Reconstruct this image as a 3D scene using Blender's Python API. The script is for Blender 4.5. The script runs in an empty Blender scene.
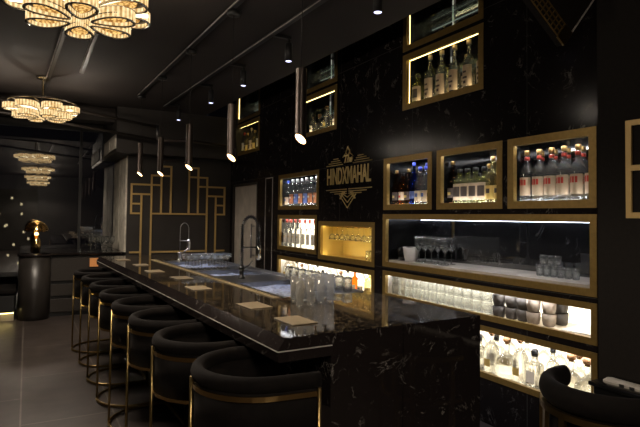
import bpy, math, random
from mathutils import Vector, Matrix
random.seed(7)
S = bpy.context.scene
C = S.collection
PI = math.pi
R = math.radians

# ---------------------------------------------------------------- materials
def mat(name):
    m = bpy.data.materials.new(name); m.use_nodes = True
    nt = m.node_tree; nt.nodes.clear()
    out = nt.nodes.new('ShaderNodeOutputMaterial')
    return m, nt, out

def pbr(name, col, rough=.5, metal=0, noise=0, nscale=8, emit=None, estr=0, bump=0, coat=0, ior=1.5, spec=None):
    m, nt, out = mat(name)
    b = nt.nodes.new('ShaderNodeBsdfPrincipled')
    nt.links.new(b.outputs[0], out.inputs[0])
    b.inputs['Base Color'].default_value = (*col, 1)
    b.inputs['Roughness'].default_value = rough
    b.inputs['Metallic'].default_value = metal
    b.inputs['IOR'].default_value = ior
    b.inputs['Coat Weight'].default_value = coat
    if spec is not None: b.inputs['Specular IOR Level'].default_value = spec
    if emit:
        b.inputs['Emission Color'].default_value = (*emit, 1); b.inputs['Emission Strength'].default_value = estr
    if noise or bump:
        tc = nt.nodes.new('ShaderNodeTexCoord'); n = nt.nodes.new('ShaderNodeTexNoise')
        n.inputs['Scale'].default_value = nscale; n.inputs['Detail'].default_value = 6
        nt.links.new(tc.outputs['Object'], n.inputs['Vector'])
        if noise:
            r = nt.nodes.new('ShaderNodeValToRGB')
            r.color_ramp.elements[0].position = .3; r.color_ramp.elements[1].position = .7
            r.color_ramp.elements[0].color = (*[c*(1-noise) for c in col], 1)
            r.color_ramp.elements[1].color = (*[min(1, c*(1+noise)) for c in col], 1)
            nt.links.new(n.outputs['Fac'], r.inputs[0]); nt.links.new(r.outputs[0], b.inputs['Base Color'])
        if bump:
            bp = nt.nodes.new('ShaderNodeBump'); bp.inputs['Strength'].default_value = bump; bp.inputs['Distance'].default_value = .01
            nt.links.new(n.outputs['Fac'], bp.inputs['Height']); nt.links.new(bp.outputs[0], b.inputs['Normal'])
    return m

def emis(name, col, s):
    m, nt, out = mat(name)
    e = nt.nodes.new('ShaderNodeEmission'); e.inputs[0].default_value = (*col, 1); e.inputs[1].default_value = s
    nt.links.new(e.outputs[0], out.inputs[0]); return m

def marble(name, base=(.006,.0055,.006), vein=(.34,.32,.30), rough=.07, scale=2.2, tiles=None, ior=1.5, amount=1.0, flecks=None, joint=(.05,.048,.045)):
    """black stone with thin broken pale veins, optional tile joints (axes, width, height)"""
    m, nt, out = mat(name); N = nt.nodes; L = nt.links
    b = N.new('ShaderNodeBsdfPrincipled'); L.new(b.outputs[0], out.inputs[0])
    b.inputs['Roughness'].default_value = rough; b.inputs['IOR'].default_value = ior
    tc = N.new('ShaderNodeTexCoord')
    n1 = N.new('ShaderNodeTexNoise'); n1.inputs['Scale'].default_value = scale; n1.inputs['Detail'].default_value = 9
    n1.inputs['Roughness'].default_value = .62; n1.inputs['Distortion'].default_value = 1.4
    L.new(tc.outputs['Object'], n1.inputs['Vector'])
    s = N.new('ShaderNodeMath'); s.operation = 'SUBTRACT'; s.inputs[1].default_value = .5; L.new(n1.outputs['Fac'], s.inputs[0])
    a = N.new('ShaderNodeMath'); a.operation = 'ABSOLUTE'; L.new(s.outputs[0], a.inputs[0])
    r1 = N.new('ShaderNodeMapRange'); r1.inputs[1].default_value = 0; r1.inputs[2].default_value = .012
    r1.inputs[3].default_value = 1; r1.inputs[4].default_value = 0; L.new(a.outputs[0], r1.inputs[0])
    n2 = N.new('ShaderNodeTexNoise'); n2.inputs['Scale'].default_value = scale*2.6; n2.inputs['Detail'].default_value = 3
    L.new(tc.outputs['Object'], n2.inputs['Vector'])
    r2 = N.new('ShaderNodeMapRange'); r2.inputs[1].default_value = .53; r2.inputs[2].default_value = .66; L.new(n2.outputs['Fac'], r2.inputs[0])
    mu = N.new('ShaderNodeMath'); mu.operation = 'MULTIPLY'; L.new(r1.outputs[0], mu.inputs[0]); L.new(r2.outputs[0], mu.inputs[1])
    # small flecks
    v = N.new('ShaderNodeTexVoronoi'); v.feature = 'DISTANCE_TO_EDGE'; v.inputs['Scale'].default_value = scale*5
    wv = N.new('ShaderNodeVectorMath'); wv.operation = 'ADD'
    sc = N.new('ShaderNodeVectorMath'); sc.operation = 'SCALE'; sc.inputs['Scale'].default_value = .35
    L.new(n1.outputs['Color'], sc.inputs[0]); L.new(sc.outputs[0], wv.inputs[0]); L.new(tc.outputs['Object'], wv.inputs[1]); L.new(wv.outputs[0], v.inputs['Vector'])
    r3 = N.new('ShaderNodeMapRange'); r3.inputs[1].default_value = 0; r3.inputs[2].default_value = .02; r3.inputs[3].default_value = 1; r3.inputs[4].default_value = 0
    L.new(v.outputs['Distance'], r3.inputs[0])
    n3 = N.new('ShaderNodeTexNoise'); n3.inputs['Scale'].default_value = scale*4.1; n3.inputs['Detail'].default_value = 4; L.new(wv.outputs[0], n3.inputs['Vector'])
    r4 = N.new('ShaderNodeMapRange'); r4.inputs[1].default_value = .6; r4.inputs[2].default_value = .7; L.new(n3.outputs['Fac'], r4.inputs[0])
    mu2 = N.new('ShaderNodeMath'); mu2.operation = 'MULTIPLY'; L.new(r3.outputs[0], mu2.inputs[0]); L.new(r4.outputs[0], mu2.inputs[1])
    ad = N.new('ShaderNodeMath'); ad.operation = 'MAXIMUM'; L.new(mu.outputs[0], ad.inputs[0]); L.new(mu2.outputs[0], ad.inputs[1])
    am = N.new('ShaderNodeMath'); am.operation = 'MULTIPLY'; am.inputs[1].default_value = amount; L.new(ad.outputs[0], am.inputs[0])
    mix = N.new('ShaderNodeMixRGB'); mix.inputs[1].default_value = (*base, 1); mix.inputs[2].default_value = (*vein, 1)
    L.new(am.outputs[0], mix.inputs[0]); col = mix.outputs[0]
    if flecks:
        nf = N.new('ShaderNodeTexNoise'); nf.inputs['Scale'].default_value = 42; nf.inputs['Detail'].default_value = 4; L.new(tc.outputs['Object'], nf.inputs['Vector'])
        rf = N.new('ShaderNodeMapRange'); rf.inputs[1].default_value = .50; rf.inputs[2].default_value = .60; L.new(nf.outputs['Fac'], rf.inputs[0])
        mf_ = N.new('ShaderNodeMixRGB'); mf_.inputs[2].default_value = (*flecks, 1); L.new(rf.outputs[0], mf_.inputs[0]); L.new(col, mf_.inputs[1]); col = mf_.outputs[0]
    if tiles:
        sep = N.new('ShaderNodeSeparateXYZ'); L.new(tc.outputs['Object'], sep.inputs[0])
        cmb = N.new('ShaderNodeCombineXYZ'); L.new(sep.outputs[tiles[0]], cmb.inputs[0]); L.new(sep.outputs[tiles[1]], cmb.inputs[1])
        br = N.new('ShaderNodeTexBrick'); br.offset = tiles[4] if len(tiles) > 4 else 0; br.inputs['Scale'].default_value = 1
        br.inputs['Brick Width'].default_value = tiles[2]; br.inputs['Row Height'].default_value = tiles[3]
        br.inputs['Mortar Size'].default_value = .0022; br.inputs['Mortar Smooth'].default_value = 0
        L.new(cmb.outputs[0], br.inputs['Vector'])
        m2 = N.new('ShaderNodeMixRGB'); m2.inputs[2].default_value = (*joint, 1); L.new(br.outputs['Fac'], m2.inputs[0]); L.new(col, m2.inputs[1]); col = m2.outputs[0]
    L.new(col, b.inputs['Base Color'])
    return m

def glassy(name, tint=(.97,.98,.98), ior=1.46, clear=.36, haze=.012):
    """glass: refracting body blended with a thin see-through wall and a trace of surface haze"""
    m, nt, out = mat(name); N = nt.nodes; L = nt.links
    g = N.new('ShaderNodeBsdfGlass'); g.inputs['Color'].default_value = (*tint, 1); g.inputs['IOR'].default_value = ior; g.inputs['Roughness'].default_value = 0
    t = N.new('ShaderNodeBsdfTransparent'); t.inputs[0].default_value = (*tint, 1)
    d = N.new('ShaderNodeBsdfDiffuse'); d.inputs[0].default_value = (*[.8*c for c in tint], 1)
    tl = N.new('ShaderNodeBsdfTranslucent'); tl.inputs[0].default_value = (*[.8*c for c in tint], 1)
    m0 = N.new('ShaderNodeMixShader'); m0.inputs[0].default_value = .5; L.new(d.outputs[0], m0.inputs[1]); L.new(tl.outputs[0], m0.inputs[2])
    m1 = N.new('ShaderNodeMixShader'); m1.inputs[0].default_value = clear; L.new(g.outputs[0], m1.inputs[1]); L.new(t.outputs[0], m1.inputs[2])
    m2 = N.new('ShaderNodeMixShader'); m2.inputs[0].default_value = haze; L.new(m1.outputs[0], m2.inputs[1]); L.new(m0.outputs[0], m2.inputs[2])
    L.new(m2.outputs[0], out.inputs[0]); return m

def velvet(name, col):
    m = pbr(name, col, .85, noise=.35, nscale=30, bump=.1, spec=.12)
    b = [n for n in m.node_tree.nodes if n.type == 'BSDF_PRINCIPLED'][0]
    b.inputs['Sheen Weight'].default_value = .04; b.inputs['Sheen Roughness'].default_value = .4
    b.inputs['Sheen Tint'].default_value = (.5, .42, .38, 1)
    return m

M = {}
M['floor'] = None
M['marble_wall'] = marble('black_marble_tiles', tiles=(1, 2, 1.2, 1.0), scale=3.2, rough=.18, ior=1.18, base=(.0095,.0075,.0075), vein=(.30,.28,.26), amount=.5)
M['marble_bar'] = marble('black_marble_polished', base=(.007,.006,.0055), scale=3.6, rough=.05, vein=(.26,.24,.21), ior=1.6, amount=.6, flecks=(.085,.064,.040))
M['marble_face'] = marble('black_marble_front', base=(.0125,.0095,.0090), scale=4.2, rough=.06, vein=(.36,.33,.30), ior=1.5, amount=.65)
M['marble_back'] = marble('black_marble_mirror', base=(.008,.008,.009), scale=3.0, rough=.03, vein=(.2,.2,.2), ior=2.1, amount=.4)
M['ceiling'] = pbr('dark_ceiling_paint', (.027,.022,.0195), .8, noise=.15, nscale=1.2, spec=.25)
M['dark_paint'] = pbr('charcoal_wall_paint', (.022,.018,.015), .55, noise=.15, nscale=4)
M['brown_panel'] = pbr('dark_brown_panel', (.022,.017,.013), .5, noise=.2, nscale=40)
M['column'] = pbr('dark_brown_wall_panel', (.009,.0065,.0048), .7, noise=.2, nscale=40, spec=.2)
M['black'] = pbr('matt_black', (.006,.006,.006), .5)
M['black_gloss'] = pbr('gloss_black', (.006,.006,.006), .15)
M['frame'] = pbr('brushed_bronze_frame', (.25,.160,.045), .40, metal=.6, noise=.12, nscale=40)
M['brass'] = pbr('polished_brass', (.72,.50,.20), .18, metal=1)
M['sign_brass'] = pbr('satin_sign_brass', (.66,.50,.20), .38, metal=.45)
M['brass_dark'] = pbr('aged_brass', (.30,.21,.085), .3, metal=1)
M['gold_paint'] = pbr('gold_trim', (.52,.35,.13), .42, metal=.35)
M['steel'] = pbr('stainless_steel', (.30,.30,.31), .28, metal=1, noise=.1, nscale=30)
M['chrome'] = pbr('chrome', (.7,.68,.63), .12, metal=1)
M['bronze'] = pbr('copper_bronze', (.065,.050,.043), .34, metal=.7)
M['velvet'] = velvet('black_velvet', (.0045,.0033,.0028))
M['grey_panel'] = pbr('grey_linen_panel', (.62,.57,.48), .8, noise=.25, nscale=9)
M['door'] = pbr('brushed_grey_door', (.48,.43,.37), .5, metal=.15, noise=.2, nscale=5)
M['placemat'] = pbr('beige_leatherette', (.15,.12,.078), .6, noise=.1, nscale=30)
M['inlay'] = pbr('pale_brass_inlay', (.32,.26,.16), .35, metal=.3)
M['stone'] = pbr('grey_stone', (.40,.37,.34), .35, noise=.35, nscale=6)
M['glass'] = glassy('clear_glass', (.97,.97,.94), haze=.07)
M['glass_dim'] = glassy('clear_tumbler_glass')
M['glass_high'] = glassy('tall_glass', haze=.12)
M['glass_mid'] = glassy('stemware_glass', haze=.05)
M['led_reflection'] = emis('painted_led_reflection', (.9,.88,.75), .30)  # faint glow painted in for LED reflections on the cabinet backs
M['led_niche'] = emis('niche_led', (.80,.86,1.0), 9)
M['shelf_glass'] = glassy('shelf_glass', (.85,.93,.9))
M['g_amber'] = glassy('amber_glass', (.80,.35,.08))
M['g_blue'] = glassy('blue_glass', (.10,.22,.90))
M['g_green'] = glassy('olive_glass', (.80,.80,.46), haze=.14)
M['g_dark'] = glassy('dark_bottle_glass', (.30,.16,.08))
M['g_yellow'] = glassy('straw_glass', (.95,.86,.55), haze=.14)
M['cap_red'] = pbr('red_cap', (.45,.05,.03), .35)
M['cap_gold'] = pbr('gold_cap', (.45,.28,.10), .35, metal=.5)
M['cap_black'] = pbr('black_cap', (.02,.02,.02), .35)
M['cap_silver'] = pbr('silver_cap', (.7,.7,.7), .3, metal=.8)
M['cap_cork'] = pbr('brown_cork', (.30,.15,.06), .6, noise=.3, nscale=60)
M['cap_blue'] = pbr('blue_cap', (.05,.08,.5), .3)
M['lab_cream'] = pbr('cream_label', (.58,.45,.30), .6)
M['lab_white'] = pbr('white_label', (.72,.66,.56), .6)
M['lab_dark'] = pbr('dark_label', (.07,.05,.04), .6)
M['lab_red'] = pbr('red_print', (.55,.04,.02), .5)
M['lab_blue'] = pbr('blue_print', (.08,.12,.30), .5)
M['lab_orange'] = pbr('orange_label', (.42,.15,.06), .5)
M['lab_gold'] = pbr('gold_label', (.7,.5,.15), .4, metal=.4)
M['clay'] = pbr('charcoal_stoneware', (.055,.047,.04), .6, noise=.25, nscale=30)
M['clay2'] = pbr('taupe_stoneware', (.20,.16,.12), .6, noise=.2, nscale=30)
M['paper'] = pbr('white_paper', (.85,.83,.78), .7)
M['frost'] = pbr('frosted_plastic', (.45,.43,.42), .4)
M['device'] = pbr('pale_grey_plastic', (.35,.32,.28), .45)
M['led_white'] = emis('cool_led', (.92,.92,.95), 42)
M['led_back'] = emis('backlit_white', (1.0,.87,.66), 2.8)
M['led_warm'] = emis('warm_led', (1.0,.76,.26), 6)
M['niche_gold'] = pbr('gold_niche_lining', (.60,.44,.14), .4, metal=.3)
M['led_fill'] = emis('added_warm_fill', (1.0,.80,.50), 26)  # for the unseen strips added to brighten the high cabinets
M['led_gold'] = emis('gold_led', (1.0,.82,.40), 34)
M['lamp_spot'] = emis('cool_spot_lens', (.62,.62,1.0), 3)
M['lamp_warm'] = emis('warm_lamp_disc', (1.0,.62,.28), 8)
M['lamp_glow'] = emis('lamp_glow', (1.0,.70,.22), 8)
M['win_lit'] = emis('lit_window_far', (1.0,.82,.50), 1.8)

def floor_mat():
    m, nt, out = mat('dark_concrete_tiles'); N = nt.nodes; L = nt.links
    b = N.new('ShaderNodeBsdfPrincipled'); L.new(b.outputs[0], out.inputs[0]); b.inputs['Roughness'].default_value = .38
    tc = N.new('ShaderNodeTexCoord'); mp = N.new('ShaderNodeMapping'); mp.inputs['Rotation'].default_value = (0,0,R(90)); L.new(tc.outputs['Object'], mp.inputs[0])
    br = N.new('ShaderNodeTexBrick'); br.offset = .5; br.inputs['Scale'].default_value = 1; br.inputs['Brick Width'].default_value = 1.2; br.inputs['Row Height'].default_value = .6
    br.inputs['Mortar Size'].default_value = .006; br.inputs['Color1'].default_value = (.054,.042,.037,1); br.inputs['Color2'].default_value = (.036,.028,.025,1); br.inputs['Mortar'].default_value = (.13,.11,.095,1)
    L.new(mp.outputs[0], br.inputs['Vector'])
    n = N.new('ShaderNodeTexNoise'); n.inputs['Scale'].default_value = 5; n.inputs['Detail'].default_value = 8; L.new(tc.outputs['Object'], n.inputs['Vector'])
    r = N.new('ShaderNodeMapRange'); r.inputs[1].default_value = .3; r.inputs[2].default_value = .7; r.inputs[3].default_value = .65; r.inputs[4].default_value = 1.35; L.new(n.outputs['Fac'], r.inputs[0])
    mx = N.new('ShaderNodeVectorMath'); mx.operation = 'SCALE'; L.new(br.outputs['Color'], mx.inputs[0]); L.new(r.outputs[0], mx.inputs['Scale'])
    L.new(mx.outputs[0], b.inputs['Base Color'])
    bp = N.new('ShaderNodeBump'); bp.inputs['Strength'].default_value = .12; bp.inputs['Distance'].default_value = .01; L.new(n.outputs['Fac'], bp.inputs['Height']); L.new(bp.outputs[0], b.inputs['Normal'])
    return m
M['floor'] = floor_mat()

def crystal_mat(name, c_hi, c_lo, s, sc=22):
    m, nt, out = mat(name); N = nt.nodes; L = nt.links
    e = N.new('ShaderNodeEmission'); e.inputs[1].default_value = s; L.new(e.outputs[0], out.inputs[0])
    tc = N.new('ShaderNodeTexCoord'); v = N.new('ShaderNodeTexVoronoi'); v.inputs['Scale'].default_value = sc; L.new(tc.outputs['Object'], v.inputs['Vector'])
    r = N.new('ShaderNodeValToRGB'); r.color_ramp.elements[0].color = (*c_hi, 1); r.color_ramp.elements[0].position = .1
    r.color_ramp.elements[1].color = (*c_lo, 1); r.color_ramp.elements[1].position = .75
    L.new(v.outputs['Distance'], r.inputs[0]); L.new(r.outputs[0], e.inputs[0]); return m
M['crystal'] = crystal_mat('lit_crystal_band', (1.0,.78,.45), (.75,.48,.20), 1.25, 30)
M['crystal_lo'] = crystal_mat('lit_crystal_tinted', (.85,.58,.27), (.38,.20,.06), 1.1, 30)
M['crystal_amber'] = crystal_mat('lit_amber_crystal', (1.0,.62,.20), (.25,.10,.02), 1.3, 60)
M['crystal_core'] = emis('chandelier_led', (1.0,.84,.55), 2.2)

# ---------------------------------------------------------------- mesh helpers
class MB:
    def __init__(s): s.v = []; s.f = []; s.m = []; s.sm = []; s.cur = 0
    def add(s, vs, fs, smooth=False):
        o = len(s.v); s.v += [tuple(p) for p in vs]
        for f in fs: s.f.append([i+o for i in f]); s.m.append(s.cur); s.sm.append(smooth)
        return s
    def box(s, x0, x1, y0, y1, z0, z1, mtx=None):
        vs = [Vector((x, y, z)) for x in (x0, x1) for y in (y0, y1) for z in (z0, z1)]
        if mtx: vs = [mtx @ v for v in vs]
        return s.add(vs, [(0,1,3,2),(4,6,7,5),(0,4,5,1),(2,3,7,6),(0,2,6,4),(1,5,7,3)])
    def bevbox(s, x0, x1, y0, y1, z0, z1, b=.005):
        # box with chamfered vertical and horizontal edges
        X, Y, Z = (x0, x1), (y0, y1), (z0, z1)
        lay = []
        def ring(ix, z):
            a, c = x0+ix, x1-ix; d, e = y0+ix, y1-ix; k = b
            return [(a+k,d,z),(c-k,d,z),(c,d+k,z),(c,e-k,z),(c-k,e,z),(a+k,e,z),(a,e-k,z),(a,d+k,z)]
        rs = [ring(b, z0), ring(0, z0+b), ring(0, z1-b), ring(b, z1)]
        vs = sum(rs, []); fs = []
        for k in range(3):
            for i in range(8):
                j = (i+1) % 8; fs.append((k*8+i, k*8+j, k*8+8+j, k*8+8+i))
        fs.append(tuple(reversed(range(8)))); fs.append(tuple(range(24, 32)))
        return s.add(vs, fs)
    def lathe(s, prof, n=20, c=(0,0,0), smooth=True, mtx=None):
        vs = []; fs = []
        for r, z in prof:
            for i in range(n):
                a = 2*PI*i/n; p = Vector((r*math.cos(a), r*math.sin(a), z))
                if mtx: p = mtx @ p
                vs.append(p+Vector(c))
        for k in range(len(prof)-1):
            for i in range(n):
                j = (i+1) % n; fs.append((k*n+i, k*n+j, k*n+n+j, k*n+n+i))
        if prof[0][0] > 1e-5: fs.append(tuple(reversed(range(n))))
        if prof[-1][0] > 1e-5: fs.append(tuple(range((len(prof)-1)*n, len(prof)*n)))
        return s.add(vs, fs, smooth)
    def open_lathe(s, prof, n=20, c=(0,0,0), mtx=None):
        k0 = len(s.f); s.lathe(prof, n, c, True, mtx)
        # drop the caps
        for _ in range((prof[0][0] > 1e-5)+(prof[-1][0] > 1e-5)): s.f.pop(); s.m.pop(); s.sm.pop()
        return s
    def tube(s, pts, r, n=8, closed=False):
        pts = [Vector(p) for p in pts]; N = len(pts); vs = []; fs = []
        up = None
        for i, p in enumerate(pts):
            if closed: t = pts[(i+1) % N]-pts[i-1]
            else: t = pts[min(i+1, N-1)]-pts[max(i-1, 0)]
            t.normalize()
            if up is None:
                up = t.orthogonal().normalized()
            up = (up - t*up.dot(t)).normalized(); b = t.cross(up)
            rr = r[i] if isinstance(r, (list, tuple)) else r
            for k in range(n):
                a = 2*PI*k/n; vs.append(p+up*math.cos(a)*rr+b*math.sin(a)*rr)
        for i in range(N if closed else N-1):
            for k in range(n):
                l = (k+1) % n; j = (i+1) % N
                fs.append((i*n+k, i*n+l, j*n+l, j*n+k))
        if not closed: fs.append(tuple(reversed(range(n)))); fs.append(tuple(range((N-1)*n, N*n)))
        return s.add(vs, fs, True)
    def sweep(s, path, sect, closed=False, smooth=True):
        """path: [(x,y,nx,ny)] with outward normals, sect: closed list of (outward offset, z)"""
        n = len(sect); N = len(path); vs = []; fs = []
        for (x, y, nx, ny) in path:
            for o, z in sect: vs.append((x+nx*o, y+ny*o, z))
        for i in range(N if closed else N-1):
            j = (i+1) % N
            for k in range(n):
                l = (k+1) % n; fs.append((i*n+k, j*n+k, j*n+l, i*n+l))
        if not closed: fs.append(tuple(range(n))); fs.append(tuple(reversed(range((N-1)*n, N*n))))
        return s.add(vs, fs, smooth)
    def prism(s, poly, z0, z1):
        n = len(poly); vs = [(x, y, z0) for x, y in poly]+[(x, y, z1) for x, y in poly]
        return s.add(vs, [tuple(reversed(range(n))), tuple(range(n, 2*n))]+[(i, (i+1) % n, n+(i+1) % n, n+i) for i in range(n)])
    def mesh(s, name, mats):
        me = bpy.data.meshes.new(name); me.from_pydata(s.v, [], s.f)
        if not isinstance(mats, (list, tuple)): mats = [mats]
        for m in mats: me.materials.append(m)
        me.polygons.foreach_set('material_index', s.m); me.polygons.foreach_set('use_smooth', s.sm)
        me.update(); return me
    def build(s, name, mats, parent=None, loc=None, rz=0):
        return link(name, s.mesh(name, mats), parent, loc, rz)

def link(name, me, parent=None, loc=None, rz=0):
    o = bpy.data.objects.new(name, me); C.objects.link(o)
    if parent: o.parent = parent
    if loc: o.location = loc
    if rz: o.rotation_euler.z = rz
    return o
def tag(o, label, cat, group=None):
    o['label'] = label; o['category'] = cat
    if group: o['group'] = group
    return o
def thing(name, label, cat, loc=(0,0,0), rz=0, group=None):
    o = bpy.data.objects.new(name, None); C.objects.link(o); o.location = loc; o.rotation_euler.z = rz
    o.empty_display_size = .1
    return tag(o, label, cat, group)
def struct(o): o['kind'] = 'structure'; return o

ORD = ['first','second','third','fourth','fifth','sixth','seventh','eighth','ninth','tenth','eleventh','twelfth','thirteenth','fourteenth','fifteenth','sixteenth','seventeenth','eighteenth','nineteenth','twentieth']
def place(i, n):
    """i counted from the left"""
    if n == 1: return 'only'
    if i == 0: return 'leftmost'
    if i == n-1: return 'rightmost'
    return ORD[i]+' from left'

W = 2.9          # plane of the back-bar wall
H = 1.45         # eye height

# ---------------------------------------------------------------- room shell
openings = []    # (y0,y1,z0,z1) holes in the back-bar wall
YF = 9.55        # the night window at the far end
struct(MB().box(-4.6, 3.6, -5.2, YF+.05, -.06, 0).build('floor', M['floor']))
# ceiling: main slab stops short of the back-bar wall, its edge runs parallel to the bar
cm = MB(); cm.prism([(-4.6,-5.2),(2.78,-5.2),(2.36,8.05),(2.36,8.15),(-4.6,8.15)], 3.0, 3.12)
struct(cm.build('ceiling', M['ceiling']))
cm = MB().box(-4.6, 3.6, -5.2, YF+.05, 3.62, 3.70)
struct(cm.build('ceiling_upper', M['black']))
struct(MB().box(-4.7, -4.6, -5.2, YF, 0, 3.62).build('wall_left', M['dark_paint']))
struct(MB().box(-4.6, 3.6, -5.3, -5.2, 0, 3.62).build('wall_rear', M['dark_paint']))
struct(MB().box(-4.6, 1.30, 8.15, 8.45, 2.80, 3.12).build('beam_far', M['ceiling']))

# ---------------------------------------------------------------- wall cabinets
def ring_frame(y0, y1, z0, z1, w, x0, x1, mb=None):
    mb = mb or MB()
    o = [(y0,z0),(y1,z0),(y1,z1),(y0,z1)]; i = [(y0+w,z0+w),(y1-w,z0+w),(y1-w,z1-w),(y0+w,z1-w)]
    for k in range(4):
        l = (k+1) % 4
        q = [o[k], o[l], i[l], i[k]]
        vs = [(x0, a, b) for a, b in q]+[(x1, a, b) for a, b in q]
        mb.add(vs, [(0,1,2,3),(7,6,5,4),(0,4,5,1),(1,5,6,2),(2,6,7,3),(3,7,4,0)])
    return mb

def cabinet(name, label, y0, y1, z0, z1, w=.05, depth=.30, back='marble_back', lining='black_gloss', led='top', ledmat='led_white', cat='wall cabinet', group=None, mull=(), proud=.004, backlit=False):
    openings.append((y0+.006, y1-.006, z0+.006, z1-.006))
    t = thing(name, label, cat, (W, (y0+y1)/2, z0), 0, group)
    a, b, h = -(y1-y0)/2, (y1-y0)/2, z1-z0
    ring_frame(a, b, 0, h, w, -proud, .03).build('frame', M['frame'], t)
    i0, i1, j0, j1 = a+w-.012, b-w+.012, w-.012, h-w+.012
    l = MB(); tk = .012; x0 = .03
    l.box(x0, depth, i0-tk, i0, j0-tk, j1+tk); l.box(x0, depth, i1, i1+tk, j0-tk, j1+tk)
    l.box(x0, depth, i0, i1, j0-tk, j0); l.box(x0, depth, i0, i1, j1, j1+tk)
    l.build('lining', M[lining], t)
    MB().box(depth, depth+.015, i0-tk, i1+tk, j0-tk, j1+tk).build('back_panel', M[back], t)
    if led in ('top', 'both'): MB().box(.036, .046, i0+.01, i1-.01, j1-.007, j1-.001).build('light_strip', M[ledmat], t)
    if led in ('bottom', 'both'): MB().box(.032, .042, i0+.01, i1-.01, j0+.001, j0+.006).build('light_strip', M[ledmat], t)
    if led == 'side': 
        MB().box(.034, .046, i0+.01, i1-.01, j1-.012, j1-.008).build('light_strip', M[ledmat], t)
        MB().box(.034, .042, i1-.005, i1-.001, j0+.02, j1-.02).build('light_strip', M[ledmat], t)
        MB().box(.032, .044, i0+.01, i1-.01, j0+.001, j0+.005).build('light_strip', M['led_fill'], t)  # added strip, out of sight behind the lip, brightens the labels
        MB().box(.05, depth, i0, i1, j0+(j1-j0)*.62, j0+(j1-j0)*.62+.006).build('shelf', M['shelf_glass'], t)
        MB().box(depth-.012, depth-.004, i0, i1, j0+(j1-j0)*.64, j0+(j1-j0)*.64+.006).box(depth-.012, depth-.004, i1-(i1-i0)*.30, i1-(i1-i0)*.30+.006, j0, j1).build('reflection_line', M['led_reflection'], t)  # glowing lines imitate the LEDs mirrored in the back panel
    return t, (y0+w, y1-w, z0+w-.012)

G = 'lit display cabinets in the marble wall'
cabR3, fR3 = cabinet('display_cabinet', 'bronze framed wall cabinet holding the bottles with red printed labels', 1.908, 2.560, 1.528, 2.006, group=G, led='both')
cabR2, fR2 = cabinet('display_cabinet', 'bronze framed wall cabinet holding olive bottles with dark labels', 2.607, 3.284, 1.528, 2.006, group=G, led='both')
cabR1, fR1 = cabinet('display_cabinet', 'bronze framed wall cabinet holding mixed amber, blue and clear bottles', 3.344, 4.012, 1.528, 2.006, group=G, led='both')
cabU, fU = cabinet('display_cabinet', 'high bronze framed cabinet with tall cream labelled bottles, right of the others', 2.785, 3.735, 2.408, 2.900, group=G, led='side', ledmat='led_warm')
cabU2, fU2 = cabinet('display_cabinet', 'high bronze framed cabinet with three small bottles above the brass wordmark', 4.880, 5.830, 2.408, 2.900, group=G, led='side', ledmat='led_warm')
cabU3, fU3 = cabinet('display_cabinet', 'high bronze framed cabinet above the grey door, farthest of the high ones', 7.050, 8.050, 2.408, 2.900, group=G, led='both', ledmat='led_warm')
for (a, b, tx) in ((2.785, 3.735, 'empty bronze framed cabinet cut by the ceiling above the tall cream labelled bottles'), (4.88, 5.83, 'empty bronze framed cabinet at ceiling height above the three small bottles'), (7.05, 8.05, 'empty bronze framed cabinet at ceiling height above the far bottles')):
    t, _ = cabinet('display_cabinet', tx, a, b, 2.930, 3.42, group=G, led='none')
    MB().box(.034, .040, b-(a+b)/2-.045, b-(a+b)/2-.040, .07, .42).build('light_strip', M['led_warm'], t)
    MB().box(.05, .29, -(b-a)/2+.05, (b-a)/2-.05, .232, .240).build('shelf', M['shelf_glass'], t)
    MB().box(.285, .293, -(b-a)/2+.05, (b-a)/2-.05, .242, .248).box(.285, .293, -(b-a)/2+.05, (b-a)/2-.05, .13, .135).box(.285, .293, (b-a)*.16, (b-a)*.16+.006, .05, .44).build('reflection_line', M['led_reflection'], t)  # LED reflections drawn as thin glowing lines at the back
    MB().box(.034, .046, -(b-a)/2+.05, (b-a)/2-.05, .042, .046).build('light_strip', M['led_fill'], t)  # added fill strip, unseen behind the lower frame lip
cabA, fA = cabinet('display_cabinet', 'bronze framed wall cabinet with red, orange and blue labelled bottles left of the brass wordmark', 5.262, 6.365, 1.545, 2.000, group=G, led='both', ledmat='led_white')
cabB, fB = cabinet('display_cabinet', 'bronze framed backlit cabinet of clear red-capped bottles in the left column', 5.300, 6.370, 1.030, 1.480, group=G, back='led_back', led='top')
cabG, fG = cabinet('glass_niche', 'gold lit wall niche with wine glasses hanging upside down', 4.150, 5.260, .985, 1.412, led='both', ledmat='led_gold', lining='niche_gold', back='niche_gold')
cabL, fL = cabinet('display_cabinet', 'long low backlit cabinet of bottles left, seen over the bar sinks', 4.150, 6.370, .60, .955, group=G, back='led_back', lining='lab_white', led='top', ledmat='led_white')
cabC, fC = cabinet('counter_niche', 'long dark bronze framed back counter niche with wine glasses', 1.908, 4.018, 1.008, 1.490, w=.045, depth=.42, led='top')
cabT, fT = cabinet('glass_shelf_cabinet', 'long backlit shelf cabinet packed with tumblers and stoneware bowls', 1.908, 4.014, .729, .972, w=.04, depth=.36, back='led_back', lining='lab_white', led='top')
cabD, fD = cabinet('bottle_cabinet', 'lowest long backlit cabinet crowded with clear corked bottles', 1.908, 4.014, .316, .688, w=.04, depth=.40, back='led_back', lining='lab_white', led='top')
MB().box(.03, .42, -1.0, 1.0, .045, .062).build('countertop', M['stone'], cabC)
MB().box(.402, .41, -1.0, 1.0, .430, .4325).build('light_strip', M['led_niche'], cabC)

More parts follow.
